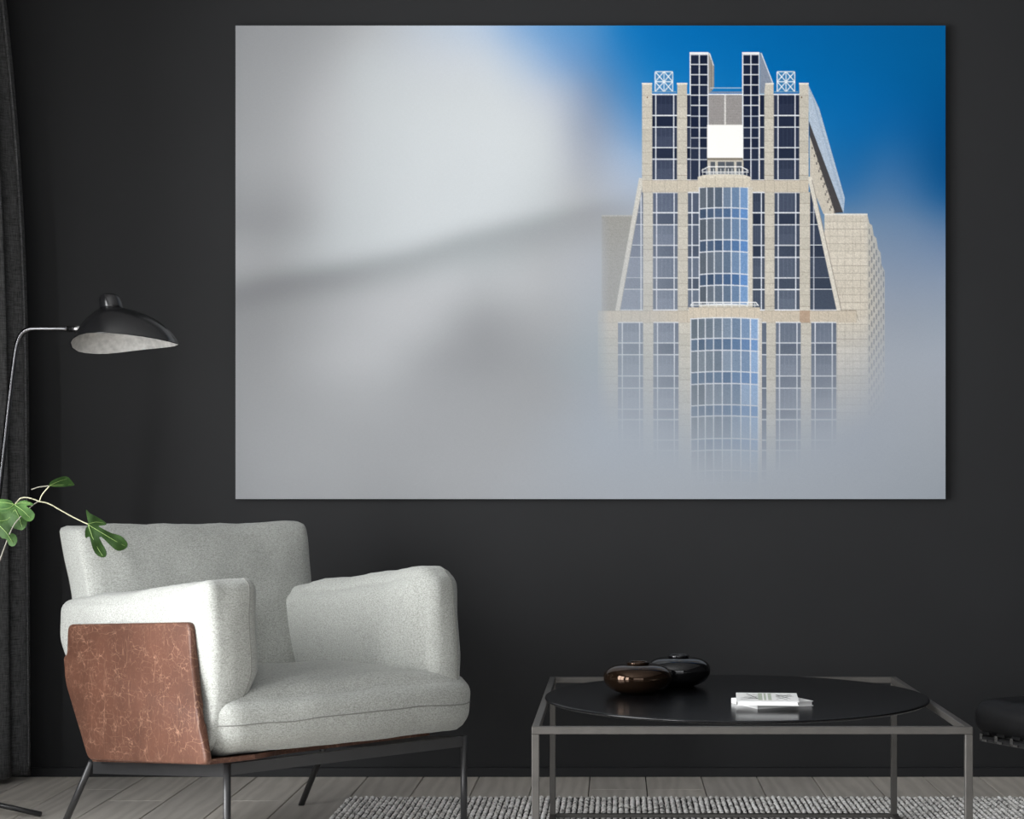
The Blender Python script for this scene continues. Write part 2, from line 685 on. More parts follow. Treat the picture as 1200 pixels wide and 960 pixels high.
def warp_armR(v, p):
    t = .30 + .70 * sstep(.32, .50, v.z)
    v.x = .700 + (v.x - .700) * t
    v.y *= .70 + .30 * sstep(.36, .66, v.z) if v.y > 0 else 1
    v.z -= .012 * math.sin(max(0, min(1, v.y / .8)) * math.pi) * sstep(.5, .7, v.z)
    return slope(v)


def warp_seat(v, p):
    k = sstep(.02, .22, v.y)
    cxw = .325
    v.x = cxw + (v.x - cxw) * (1 - .10 * k)
    # the front edge swells forward in the middle
    v.y -= .02 * (1 - p.x ** 2) * (1 - sstep(0, .2, v.y))
    return slope(v)


def warp_back(v, p):
    t = (v.z - .34) / .52
    v.y += .20 * t
    v.z += .012 * abs(p.x) ** 3 * sstep(.5, 1, t) - .006 * sstep(.5, 1, t)
    v.x = .3125 + (v.x - .3125) * (.93 + .075 * t)
    return v


cushion('back_cushion', (-.024, .585, .33), (.696, .735, .854), .022, (.0, (.045, .03), .012), warp_back, .010, ((1, 26),), seed=1)
cushion('arm_cushion', (-.065, -.02, .335), (.088, .83, .744), .034, ((.004, .02), .018, .014), warp_armL, .008, ((0, 20),), seed=4)
cushion('arm_cushion', (.566, -.015, .335), (.700, .80, .752), .052, ((.028, .012), .022, .020), warp_armR, .008, ((0, 18),), seed=9)
cushion('seat_cushion', (-.050, -.048, .318), (.722, .66, .464), .054, (.006, .024, (.004, .066)), warp_seat, .007, ((2, 14),), seed=13)


def panel(name, pts_dz, w0, w1, mat, bev=.006):
    """prism over a (d, z) outline between w0 and w1, edges rounded"""
    bm = bmesh.new()
    vs = [bm.verts.new((w0, d, z)) for d, z in pts_dz]
    f = bm.faces.new(vs)
    r = bmesh.ops.extrude_face_region(bm, geom=[f])
    for v in r['geom']:
        if isinstance(v, bmesh.types.BMVert):
            v.co.x = w1
    es = [e for e in bm.edges if abs(e.verts[0].co.x - e.verts[1].co.x) < 1e-6]
    bmesh.ops.bevel(bm, geom=es, offset=bev, segments=3, affect='EDGES', profile=.5)
    return bm_obj(name, bm, mat, chair, True)


def round_poly(pts, r, k=4):
    out = []
    m = len(pts)
    for i in range(m):
        p0, p1, p2 = Vector(pts[i - 1]), Vector(pts[i]), Vector(pts[(i + 1) % m])
        rr_ = min(r, (p0 - p1).length * .4, (p2 - p1).length * .4)
        a, b = p1 + (p0 - p1).normalized() * rr_, p1 + (p2 - p1).normalized() * rr_
        for j in range(k + 1):
            t = j / k
            out.append(tuple((1 - t) ** 2 * a + 2 * t * (1 - t) * p1 + t * t * b))
    return out


PX = [(79, 732), (221, 729.5), (225, 790), (231, 840), (242, 897), (103, 891), (76, 800), (74, 770), (78, 766)]
dz = [on_w(x, y, -.085) for x, y in PX]
dz = round_poly(dz, .022)
panel('leather_side_panel', dz, -.085, -.066, M['leather'])
panel('leather_side_panel', [(.16 + d * .80, z - .012 - .0 * d) for d, z in dz], .676, .694, M['leather'])
# leather shell under and behind the cushions
bm = bmesh.new()
ol = [(-.064, -.034), (.06, -.036), (.17, .03), (.668, .10), (.668, .60), (-.064, .60)]
lov = [bm.verts.new((x, y, .304 - SL * y)) for x, y in ol]
upv = [bm.verts.new((x, y, .316 - SL * y)) for x, y in ol]
bm.faces.new(lov[::-1])
bm.faces.new(upv)
for i in range(6):
    bm.faces.new((lov[i], lov[(i + 1) % 6], upv[(i + 1) % 6], upv[i]))
bm_obj('leather_base', bm, M['leather'], chair)
bm = bmesh.new()
box_bm(bm, -.056, .674, .615, .630, .24, .50, .004, 2)
for v in bm.verts:
    v.co.y += (v.co.z - .23) * .42
bm_obj('leather_back', bm, M['leather'], chair)
# steel frame


def bar(name, a, b, hgt, thk, mat, parent):
    a, b = Vector(a), Vector(b)
    d = (b - a).normalized()
    s_ = d.cross(Vector((0, 0, 1))).normalized() * thk / 2
    u = Vector((0, 0, hgt))
    vs = [a - s_ - u, a + s_ - u, a + s_, a - s_, b - s_ - u, b + s_ - u, b + s_, b - s_]
    return mesh_obj(name, vs, [(0, 1, 2, 3), (7, 6, 5, 4), (0, 4, 5, 1), (1, 5, 6, 2), (2, 6, 7, 3), (3, 7, 4, 0)], mat, parent)


fz, rz_, dR = .301, .301 - SL * .655, .655
wl, wr_ = -.035, .690
bar('front_rail', (0, -.010, fz), (.698, -.010, fz), .028, .012, M['black_metal'], chair)
bar('rear_rail', (wl, dR, rz_), (wr_, dR, rz_), .028, .012, M['black_metal'], chair)
bar('side_rail', (-.003, -.006, fz), (wl, dR - .006, rz_), .032, .012, M['black_metal'], chair)
bar('side_rail', (.700, -.006, fz), (wr_, dR - .006, rz_), .032, .012, M['black_metal'], chair)
for (a, b) in (((-.002, -.012, fz), (-.002, -.012, 0.0003)), ((.700, -.012, fz), (.700, -.012, RUG_TOP + .001)),
               ((wl - .006, dR, rz_), (wl - .03, dR + .165, .0003)), ((wr_ + .006, dR, rz_), (wr_ + .01, dR + .165, .0003))):
    lg = tube('leg', [a, b], .0092, M['black_metal'], chair, 16)

# ------------------------------------------------------------------ coffee table
table = tag(empty('coffee_table', (.31, 4.355, 0)), 'low square steel-framed coffee table with a round black top', 'coffee table')
tb = .017
hx, hy = .502, .525
z0, zt = RUG_TOP + .0003, .418
for sxn in (-1, 1):
    for syn in (-1, 1):
        x, y = sxn * (hx - tb / 2), syn * (hy - tb / 2)
        box('leg', (x - tb / 2, x + tb / 2, y - tb / 2, y + tb / 2, z0, zt - tb), M['bronze_metal'], table, .0012)
for zz, nm in ((zt - tb, 'top_rail'), (z0, 'bottom_rail')):
    e = tb if nm == 'bottom_rail' else 0
    hb = .010 if e else tb
    for syn in (-1, 1):
        y = syn * (hy - tb / 2)
        box(nm, (-hx + e, hx - e, y - tb / 2, y + tb / 2, zz, zz + hb), M['bronze_metal'], table, .0012)
    for sxn in (-1, 1):
        x = sxn * (hx - tb / 2)
        box(nm, (x - tb / 2, x + tb / 2, -hy + tb, hy - tb, zz, zz + hb), M['bronze_metal'], table, .0012)
prof = [(.0, 0), (.480, 0), (.490, .0015), (.4935, .005), (.4925, .0078), (.489, .009), (.0, .009)]
o = lathe('table_top', [(r if r else .0005, z) for r, z in prof], M['disc'], table, 128, (0, 0, zt))
for p in o.data.polygons:
    p.use_smooth = abs(p.normal.z) < .98
ZT = zt + .009

# ------------------------------------------------------------------ vases


def vase(name, loc, R_, h_, mat, label):
    t = tag(empty(name, loc), label, 'vase')
    pr = []
    for i in range(15):
        a = -math.pi / 2 + math.pi * i / 14 * .93
        x = math.cos(a)
        zz = math.sin(a)
        pr.append((R_ * (max(0, x) ** .62), h_ * (.54 + (.54 * zz if zz < 0 else .40 * zz))))
    pr = [q for q in pr if q[0] > R_ * .5 or q[1] < h_ * .5]
    pr = [(R_ * .45, 0.0)] + [q for q in pr if q[0] > R_ * .5]
    nk = R_ * .30
    pr += [(nk * 1.3, h_ * .915), (nk, h_ * .90)]
    o = lathe('body', pr, mat, t, 64)
    o.data.polygons[-1].use_smooth = False
    rim = [(nk * .80, h_ * .895), (nk * 1.02, h_ * .89), (nk * 1.10, h_ * .94), (nk * 1.10, h_ * .99), (nk * .98, h_ * 1.0), (nk * .85, h_ * .98), (nk * .78, h_ * .92)]
    lathe('rim', rim + rim[:1], mat, t, 40, caps=False)
    return t


vase('bronze_vase', (.057, 4.40, ZT), .0905, .083, M['vase_bronze'], 'squat brown bronze glass vase in front of the black one')
vase('black_vase', (.169, 4.565, ZT), .087, .085, M['vase_black'], 'squat glossy black vase behind the bronze one')

# ------------------------------------------------------------------ books


def book(name, px, py, Y, z, sx_, sy_, h_, rz, label):
    X = (px - CX) * Y / F
    t = tag(empty(name, (X, Y, z), rz), label, 'book')
    box('pages', (-sx_ / 2 + .002, sx_ / 2 - .003, -sy_ / 2 + .002, sy_ / 2 - .002, .0012, h_ - .0012), M['paper'], t)
    box('cover', (-sx_ / 2, sx_ / 2, -sy_ / 2, sy_ / 2, h_ - .0012, h_), M['paper'], t)
    box('back_cover', (-sx_ / 2, sx_ / 2, -sy_ / 2, sy_ / 2, 0, .0012), M['paper'], t)
    box('spine', (-sx_ / 2 - .0012, -sx_ / 2, -sy_ / 2, sy_ / 2, 0, h_), M['paper'], t)
    return t


book('paperback_book', 905, 0, 4.17, ZT, .155, .135, .012, math.radians(24), 'plain white book lying turned underneath the printed one')
bk = book('paperback_book', 899, 0, 4.135, ZT + .012, .150, .175, .010, math.radians(-4), 'white book with line drawing cover on top of the plain white one')
bm = bmesh.new()
for (x0, x1, y0, y1) in ((-.022, -.012, -.06, .075), (.002, .010, -.06, .075), (-.008, -.003, -.06, .075)):
    box_bm(bm, x0, x1, y0, y1, .0100, .0102)
bm_obj('cover_print', bm, M['green_ink'], bk)
bm = bmesh.new()
rg = random.Random(8)
for sgn in (-1, 1):
    for i in range(9):
        a = Vector((sgn * .022 + .0, rg.uniform(-.05, .05), .01015))
        b = Vector((sgn * rg.uniform(.045, .068), rg.uniform(-.06, .07), .01015))
        d = (b - a).normalized()
        n_ = Vector((-d.y, d.x, 0)) * .0013
        vs = [bm.verts.new(q) for q in (a - n_, b - n_, b + n_, a + n_)]
        bm.faces.new(vs)
bm_obj('cover_drawing', bm, M['ink'], bk)

# ------------------------------------------------------------------ floor lamp
LY = 4.97
lamp = tag(empty('floor_lamp', P(-46, 0, LY).xy.to_3d()), 'tall floor lamp with curved steel pole and black shell shade beside the curtain', 'floor lamp')
lo_ = lamp.location
SS_ = LY / F / 7.059


def LP(u, v, dy=0.0):                              # lamp sketch coordinates (zoomed photo units) -> lamp space
    return P(60 + u / 7.059, 330 + v / 7.059, LY) + Vector((0, dy, 0)) - Vector(lo_)


# shade: rim stations (x, near rim height, far rim height, half depth), lofted up to the knob
ST = [(170, 546, 546, .0), (190, 512, 572, .035), (230, 486, 579, .058), (300, 462, 581, .082), (380, 450, 575, .100), (470, 449, 562, .112),
      (580, 453, 547, .115), (700, 462, 536, .106), (820, 474, 531, .086), (920, 488, 529, .060), (1000, 503, 526, .034), (1060, 519, 519, .0)]
NST = len(ST)
rim = [LP(x, a, -b) for x, a, f_, b in ST] + [LP(x, f_, b) for x, a, f_, b in ST[-2:0:-1]]
apex = LP(505, 218)
cn = len(rim)
RN = 90 * SS_
rows_ = 12
sv, sf = [], []
cen = LP(505, 500)
for i, p in enumerate(rim):
    d = Vector((p.x - cen.x, p.y - cen.y, 0)).normalized()
    nb = Vector((apex.x, apex.y, apex.z)) + Vector((d.x * RN, d.y * RN, 0))
    for j in range(rows_ + 1):
        t = j / rows_
        a = t * math.pi / 2
        hor = 1 - (1 - math.cos(a)) ** 1.0         # 1 -> 0
        ver = math.sin(a) ** 1.05
        kf = .52 + .12 * d.x                        # part round shell, part cone
        hor, ver = hor * kf + (1 - t) * (1 - kf), ver * kf + t * (1 - kf)
        sv.append(Vector((nb.x + (p.x - nb.x) * hor, nb.y + (p.y - nb.y) * hor, p.z + (nb.z - p.z) * ver)))
for i in range(cn):
    i2 = (i + 1) % cn
    for j in range(rows_):
        a_ = i * (rows_ + 1) + j
        b_ = i2 * (rows_ + 1) + j
        sf.append((a_, b_, b_ + 1, a_ + 1))
cap = [i * (rows_ + 1) + rows_ for i in range(cn)]
sf.append(tuple(cap))
shade = mesh_obj('lamp_shade', sv, sf, M['lamp_black'], lamp, True)
shade.data.polygons[-1].use_smooth = False
# pale inner face, 1.5 mm inside the shell
iv = []
ctr = Vector((apex.x, apex.y, cen.z))
for q in sv:
    d = (q - ctr)
    iv.append(q - d.normalized() * .0018 + Vector((0, 0, -.0004)))
inner = mesh_obj('shade_lining', iv, [tuple(reversed(f)) for f in sf], M['lamp_white'], shade, True)
tube('shade_rim', [p for p in rim], .0016, M['lamp_black'], shade, 6, True)
kp = [(96, 225), (95, 200), (92, 170), (86, 140), (74, 118), (54, 105), (28, 99), (1, 98)]
kn = lathe('shade_knob', [(r * SS_, (218 - v) * SS_) for r, v in kp], M['lamp_black'], shade, 32)
kn.data.transform(Matrix.Shear('XY', 4, (-.16, 0)) @ Matrix.Identity(4))
kn.data.transform(Matrix.Translation(LP(498, 218)))
# bulb socket joint and the arm
arm_pts = [P(-44, 936, LY), P(0, 566, LY), P(9, 487, LY), P(16, 428, LY), P(20, 404, LY), P(25, 392, LY), P(33, 386.3, LY), P(44, 385.2, LY), P(80, 385.2, LY)]
tube('pole', [p - Vector(lo_) for p in smooth_path(arm_pts, 8)], .0078, M['pole'], lamp, 16)
tube('swivel_joint', [P(79, 385.2, LY) - Vector(lo_), P(102, 385.4, LY) - Vector(lo_)], .0098, M['chrome'], lamp, 16)
tube('hub', [P(-43.5, 928, LY) - Vector(lo_), P(-44.5, 940, LY) - Vector(lo_)], .016, M['black_metal'], lamp, 16)
hub = P(-44, 934, LY) - Vector(lo_)
for ang in (-8, 112, 232):
    a = math.radians(ang)
    foot = Vector((hub.x + .245 * math.cos(a), hub.y + .245 * math.sin(a), .0085))
    tube('leg', [hub, foot], .008, M['black_metal'], lamp, 12)

# ------------------------------------------------------------------ curtain
crt_n, crt_m = 150, 40
cv, cf = [], []
for j in range(crt_m + 1):
    t = j / crt_m
    z = .018 + t * (ZC - .10)
    edge = (-1.905 - .018 * t - .075 * max(0, (z - 1.2) / 1.4) ** 2.2)
    left = XL + .03
    for i in range(crt_n + 1):
        s_ = i / crt_n
        x = left + (edge - left) * s_
        amp = .055 * (1 - .25 * t)
        ph = s_ * 2 * math.pi * 4.3 + 1.15
        y = YW - .13 + amp * math.cos(ph) + .012 * math.sin(s_ * 41 + 2.5 * t)
        x += .022 * math.sin(2 * ph) * (1 - s_ ** 6)
        z_ = z + .05 * max(0, (s_ - .90) / .10) ** 3 * (1 - t) ** 6
        cv.append((x, y, z_))
for j in range(crt_m):
    for i in range(crt_n):
        a_ = j * (crt_n + 1) + i
        cf.append((a_, a_ + 1, a_ + crt_n + 2, a_ + crt_n + 1))
cur = empty('curtain', (XL + .2, YW - .13, 0))
tag(cur, 'dark grey linen curtain hanging in folds beside the black wall', 'curtain')
cl = mesh_obj('curtain_cloth', [Vector(v) - cur.location for v in cv], cf, M['curtain'], cur, True)
sm = cl.modifiers.new('thickness', 'SOLIDIFY')
sm.thickness = .003
tube('curtain_rail', [Vector((XL + .01, YW - .13, ZC - .07)) - cur.location, Vector((-1.85, YW - .13, ZC - .07)) - cur.location], .012, M['black_metal'], cur, 12)

# ------------------------------------------------------------------ ottoman
OT = math.radians(-60)
e1 = Vector((math.cos(OT), math.sin(OT), 0))       # local x
CO = Vector((.942, 4.50, 0))
ott = tag(empty('ottoman', CO, OT), 'black leather ottoman with strapped underside beside the coffee table', 'ottoman')
OL, OW = .56, .58                                  # local x 0..OL, local y 0..OW
zt0, zt1 = .306, .402


def warp_ott(v, p):
    if p.z > 0:
        gu, gv = v.x / OL * 4 % 1, v.y / OW * 4 % 1
        du, dv = min(gu, 1 - gu), min(gv, 1 - gv)
        k = max(0, 1 - p.x ** 8) * max(0, 1 - p.y ** 8) * sstep(.2, .9, p.z)
        v.z -= k * (.010 * math.exp(-(du * du + dv * dv) / .02) + .005 * math.exp(-min(du, dv) / .05))
    return v


cush = cushion('seat_cushion', (0, 0, zt0), (OL, OW, zt1), .042, (.008, .008, .004), warp_ott, .002, n=44, seed=5, mat=M['hide'], parent=ott)
for i in range(1, 4):
    for j in range(1, 4):
        lathe('button', [(.0005, 0), (.008, 0), (.009, .003), (.006, .006), (.0005, .0065)], M['hide'], cush, 12, (OL * i / 4, OW * j / 4, zt1 - .0135))
# frame : two crossed curved flat bars on each of two sides, straps between the rails
for yy in (.17, OW - .17):
    for sgn in (1, -1):
        pts = []
        for k in range(17):
            t = k / 16
            x = -.05 + (OL - .03) * t
            z = .012 + RUG_TOP + (.285 - RUG_TOP) * (t ** 1.0) + .06 * math.sin(t * math.pi) * (-1)
            pts.append((x if sgn > 0 else OL - x, yy, z))
        vs, fs = [], []
        for k, p in enumerate(pts):
            for (dy, dz_) in ((-.016, -.006), (.016, -.006), (.016, .006), (-.016, .006)):
                vs.append((p[0], p[1] + dy + (.0 if sgn > 0 else .0), p[2] + dz_ * 1.0))
        for k in range(16):
            for q in range(4):
                q2 = (q + 1) % 4
                fs.append((k * 4 + q, k * 4 + q2, k * 4 + 4 + q2, k * 4 + 4 + q))
        fs += [(3, 2, 1, 0), (64, 65, 66, 67)]
        mesh_obj('leg', vs, fs, M['black_metal'], ott)
for xx in (.045, OL - .045):
    tube('cross_rail', [(xx, .03, .298), (xx, OW - .03, .298)], .009, M['black_metal'], ott, 10)
for yy in (.02, OW - .02):
    tube('side_rail', [(.03, yy, .298), (OL - .03, yy, .298)], .009, M['black_metal'], ott, 10)
for k in range(9):
    x = .05 + k * (OL - .1) / 8
    s_ = box('strap', (x - .015, x + .015, .012, OW - .012, .308, .320), M['hide'], ott, .002)
    bm = bmesh.new()
    box_bm(bm, x - .0155, x - .005, .0075, .0115, .292, .312)
    box_bm(bm, x - .0155, x + .012, .0075, .0115, .292, .2975)
    bm_obj('buckle', bm, M['chrome'], s_)

# ------------------------------------------------------------------ fig plant
FY = 3.86
pot_loc = P(-120, 0, FY).xy.to_3d()
fig = tag(empty('potted_fig', pot_loc), 'fig plant whose lobed green leaves reach over the armchair back', 'plant')
fl = Vector(fig.location)
lathe('pot', [(.10, 0), (.125, .01), (.15, .26), (.158, .27), (.158, .285), (.146, .285), (.142, .25)], M['pot'], fig, 40)
lathe('soil', [(.138, .235), (.143, .245), (.10, .252), (.001, .256)], M['soil'], fig, 32)


def FPx(u, v, dy=0.0):                            # zoomed photo units -> plant space
    return P(u / 6.667, 540 + v / 6.667, FY + dy) - fl


def leaf(outline, veins, dyf, mat, curl=.0):
    pts = [Vector((u, v, 0)) for u, v in outline]
    # rounder outline
    pts2 = []
    m = len(pts)
    for i in range(m):
        p0, p1, p2, p3 = pts[i - 1], pts[i], pts[(i + 1) % m], pts[(i + 2) % m]
        for t in (0, .5):
            pts2.append(.5 * ((2 * p1) + (p2 - p0) * t + (2 * p0 - 5 * p1 + 4 * p2 - p3) * t * t + (3 * p1 - p0 - 3 * p2 + p3) * t ** 3))
    bm = bmesh.new()
    vs = [bm.verts.new((p.x, p.y, 0)) for p in pts2]
    f = bm.faces.new(vs)
    bmesh.ops.triangulate(bm, faces=[f])
    for _ in range(2):
        bmesh.ops.subdivide_edges(bm, edges=[e for e in bm.edges if e.calc_length() > 22], cuts=1)
        bmesh.ops.triangulate(bm, faces=bm.faces[:])
    bmesh.ops.triangulate(bm, faces=bm.faces[:])
    th = .0007

    def pos(x, y):
        return FPx(x, y, dyf(x, y) + .0025 * math.sin(x / 30) * math.cos(y / 36))
    front = {v: pos(v.co.x, v.co.y) for v in bm.verts}
    fcs = [[v for v in f.verts] for f in bm.faces]
    bnd = [e for e in bm.edges if len(e.link_faces) == 1]
    idx = {v: i for i, v in enumerate(bm.verts)}
    nv = len(idx)
    verts = [front[v] + Vector((0, -th, 0)) for v in bm.verts] + [front[v] + Vector((0, th, 0)) for v in bm.verts]
    faces = [tuple(idx[v] for v in f) for f in fcs] + [tuple(idx[v] + nv for v in reversed(f)) for f in fcs]
    faces += [(idx[e.verts[0]], idx[e.verts[1]], idx[e.verts[1]] + nv, idx[e.verts[0]] + nv) for e in bnd]
    bm.free()
    o = mesh_obj('leaf', verts, faces, mat, fig)
    b2 = bmesh.new()
    b2.from_mesh(o.data)
    bmesh.ops.recalc_face_normals(b2, faces=b2.faces)
    b2.to_mesh(o.data)
    b2.free()
    for vn in veins:
        pp = smooth_path([pos(x, y) + Vector((0, -.0014, 0)) for x, y in vn], 5)
        tube('vein', pp, [.0008 * (1 - .6 * i / (len(pp) - 1)) for i in range(len(pp))], M['vein'], o, 5)
    return o


A = [(690, 497), (680, 440), (672, 382), (700, 410), (760, 440), (800, 465), (830, 490), (820, 505), (770, 510), (800, 530), (870, 565), (940, 585), (975, 615), (998, 650),
     (985, 685), (940, 705), (900, 695), (850, 650), (810, 610), (775, 585), (775, 600), (800, 650), (832, 710), (825, 750), (790, 755), (745, 725), (720, 670), (705, 610),
     (690, 588), (675, 608), (664, 580), (670, 530)]
leaf(A, [[(690, 499), (800, 565), (900, 625), (975, 665)], [(692, 502), (725, 600), (770, 690), (805, 745)], [(690, 495), (750, 480), (815, 488)]],
     lambda x, y: -.02 - (y - 500) * .00012 + (x - 690) * .00008, M['leaf'])
B = [(385, 197), (388, 178), (405, 158), (460, 132), (510, 122), (545, 140), (510, 158), (450, 182), (470, 188), (535, 178), (580, 184), (570, 196), (500, 203), (430, 206)]
leaf(B, [[(388, 196), (450, 165), (525, 142)], [(388, 197), (470, 190), (560, 186)]], lambda x, y: .0 + (x - 400) * .0002, M['leaf_light'])
Cc = [(115, 342), (85, 312), (30, 300), (-40, 305), (-75, 350), (-40, 392), (20, 402), (80, 385), (128, 378), (140, 400), (172, 440), (215, 475), (255, 465), (272, 420),
      (240, 380), (205, 352), (250, 350), (262, 338), (205, 312), (150, 318)]
leaf(Cc, [[(115, 342), (60, 375), (-30, 380)], [(115, 342), (60, 330), (0, 325)], [(117, 344), (180, 390), (235, 445)], [(117, 342), (180, 330), (240, 335)]],
     lambda x, y: -.03 - (y - 340) * .00025, M['leaf_light'])
D = [(-60, 420), (0, 400), (60, 385), (120, 378), (180, 435), (212, 475), (200, 520), (170, 543), (120, 532), (62, 512), (82, 560), (122, 578), (136, 625), (112, 668),
     (72, 660), (52, 615), (20, 608), (0, 590), (-50, 540)]
leaf(D, [[(120, 380), (60, 460), (-40, 470)], [(122, 382), (150, 440), (175, 520)], [(0, 510), (50, 560), (100, 640)]],
     lambda x, y: .025 - (y - 400) * .00008, M['leaf'])
# unseen side of the plant: more of the same leaves around the stem
for (dx, dyv, sc_) in ((-560, 60, 1.0), (-420, 330, 1.2)):
    L_ = [((x - 690) * sc_ * -1 + 120 + dx, (y - 497) * sc_ + 500 + dyv) for x, y in A]
    leaf(L_, [], lambda x, y: .05, M['leaf'])
stem = [(-800, 2750), (-700, 2300), (-480, 1750), (-230, 1250), (-80, 960), (0, 775), (90, 540), (160, 440), (260, 345), (305, 318)]
sp = [FPx(u, v, .01) for u, v in stem]
sp[0] = Vector((0, 0, .25))
pp = smooth_path(sp, 6)
tube('stem', pp, [.0011 + .010 * (1 - i / (len(pp) - 1)) ** 3 for i in range(len(pp))], M['bark'], fig, 8)
for pts, nm, r in (([(305, 318), (380, 335), (470, 385), (560, 435), (640, 475), (690, 497)], 'petiole', .0015),
                   ([(305, 318), (260, 300), (210, 288), (160, 295), (120, 338)], 'petiole', .0015),
                   ([(310, 314), (330, 265), (385, 200)], 'petiole', .0013),
                   ([(388, 197), (310, 205), (247, 225)], 'twig', .0013),
                   ([(-230, 1250), (-330, 900), (-430, 560)], 'petiole', .0016),
                   ([(-230, 1250), (-270, 1000), (-300, 830)], 'petiole', .0016)):
    tube(nm, smooth_path([FPx(u, v, -.004 if nm == 'petiole' else 0) for u, v in pts], 6), r, M['petiole'] if nm == 'petiole' else M['bark'], fig, 6)

# ------------------------------------------------------------------ wall picture : photograph printed on canvas
# The print is flat ink: colours are drawn with numpy and stored per vertex on one flat grid.
PX0, PX1, PY0, PY1 = 276.0, 1108.0, 30.0, 585.0
YP = YW - .032
def g_(v):
    t = (-2, 3, 6) if v > 190 else (0, 2, 5)
    return (v + t[0], v + t[1], v + t[2])


def row(*a):
    return [(x, *(g_(c) if isinstance(c, (int, float)) else c)) for x, c in a]


CTRL = {
    30: row((276, 164), (350, 162), (395, 168), (430, 185), (500, (192, 201, 212)), (565, (184, 201, 222)), (610, (130, 168, 212)), (660, (92, 150, 203)), (700, (78, 142, 198)), (730, (18, 116, 186)), (800, (0, 106, 176)), (950, (0, 99, 165)), (1108, (0, 92, 152))),
    70: row((276, 166), (340, 166), (385, 178), (420, 198), (500, (203, 208, 214)), (570, (204, 210, 217)), (615, (176, 194, 216)), (650, (130, 164, 206)), (690, (94, 142, 192)), (725, (52, 126, 188)), (770, (10, 114, 184)), (900, (0, 104, 172)), (1108, (0, 92, 152))),
    110: row((276, 168), (335, 170), (380, 188), (430, 203), (500, 207), (590, 208), (640, (194, 200, 210)), (670, (160, 172, 192)), (695, (122, 144, 176)), (730, (78, 134, 188)), (770, (34, 124, 188)), (900, (0, 106, 174)), (1010, (2, 101, 168)), (1108, (0, 88, 148))),
    150: row((276, 170), (330, 173), (375, 190), (430, 204), (500, 209), (590, 210), (645, 203), (668, (172, 178, 190)), (690, (143, 154, 172)), (715, (138, 158, 186)), (740, (108, 150, 196)), (800, (50, 128, 190)), (1000, (6, 102, 168)), (1050, (14, 98, 162)), (1108, (0, 84, 145))),
    190: row((276, 175), (330, 174), (370, 188), (430, 204), (500, 208), (590, 209), (645, 202), (670, (176, 180, 188)), (695, (158, 164, 176)), (720, (166, 180, 200)), (745, (156, 178, 206)), (1000, (20, 100, 162)), (1030, (50, 108, 162)), (1060, (44, 104, 160)), (1108, (0, 78, 136))),
    230: row((276, 168), (330, 164), (365, 180), (400, 198), (480, 207), (590, 206), (640, 196), (680, 172), (710, (172, 178, 188)), (745, (172, 182, 198)), (990, (46, 106, 162)), (1030, (84, 122, 164)), (1070, (66, 112, 160)), (1108, (16, 84, 142))),
    260: row((276, 160), (325, 152), (360, 170), (395, 196), (480, 206), (570, 206), (640, 192), (700, 178), (1030, (108, 134, 164)), (1070, (108, 134, 166)), (1108, (84, 118, 158))),
    300: row((276, 184), (320, 178), (360, 192), (420, 204), (520, 204), (580, 192), (640, 181), (700, (172, 176, 183)), (1040, (126, 144, 168)), (1108, (122, 142, 170))),
    340: row((276, 176), (330, 176), (400, 182), (470, 186), (525, 188), (560, 174), (610, 178), (640, 172), (700, (166, 171, 178)), (1050, (140, 152, 170)), (1108, (142, 155, 174))),
    380: row((276, 165), (330, 170), (400, 180), (450, 186), (500, 184), (535, 160), (565, 147), (610, 157), (650, 162), (700, (160, 167, 174)), (850, (164, 171, 180)), (1050, (150, 158, 170)), (1108, (152, 162, 175))),
    420: row((276, 168), (330, 177), (390, 186), (435, 186), (470, 174), (510, 154), (560, 146), (620, 152), (700, (154, 163, 170)), (850, (160, 167, 176)), (1060, (160, 167, 177)), (1108, (164, 171, 182))),
    460: row((276, 170), (360, 176), (430, 172), (490, 161), (580, 156), (640, 155), (700, (156, 163, 172)), (850, (158, 165, 174)), (1000, (160, 166, 175)), (1108, (162, 168, 177))),
    510: row((276, 170), (380, 171), (500, 163), (600, 160), (700, (160, 167, 176)), (850, (160, 168, 178)), (1000, (158, 165, 175)), (1108, (160, 166, 174))),
    585: row((276, 170), (400, 173), (550, 167), (700, (166, 171, 178)), (850, (164, 170, 178)), (1000, (160, 166, 174)), (1108, (154, 161, 169))),
}


def seg_stroke(X, Y, pts, su, sd):
    """soft band along a polyline; su / sd = softness above / below it"""
    yc = np.interp(X, [p[0] for p in pts], [p[1] for p in pts])
    d = Y - yc
    sg = np.where(d < 0, su, sd)
    return np.exp(-.5 * (d / sg) ** 2)


SST = 4.0
sgx, sgy = np.arange(264.0, 1121.0, SST), np.arange(18.0, 601.0, SST)
rows_y = sorted(CTRL)
tmp = np.stack([np.stack([np.interp(sgx, [p[0] for p in CTRL[y]], [p[k] for p in CTRL[y]]) for k in (1, 2, 3)], -1) for y in rows_y])
SK = np.zeros((len(sgy), len(sgx), 3))
for i_, y in enumerate(sgy):
    k = int(np.clip(np.searchsorted(rows_y, y) - 1, 0, len(rows_y) - 2))
    t = float(np.clip((y - rows_y[k]) / (rows_y[k + 1] - rows_y[k]), 0, 1))
    t = t * t * (3 - 2 * t) * .5 + t * .5
    SK[i_] = tmp[k] * (1 - t) + tmp[k + 1] * t


def blur(a, sig):
    r = int(sig * 3)
    kr = np.exp(-.5 * (np.arange(-r, r + 1) / sig) ** 2)
    kr /= kr.sum()
    for ax in (0, 1):
        pad = [(0, 0)] * 3
        pad[ax] = (r, r)
        ap = np.pad(a, pad, mode='edge')
        a = sum(kr[i] * np.take(ap, np.arange(i, i + a.shape[ax]), axis=ax) for i in range(2 * r + 1))
    return a


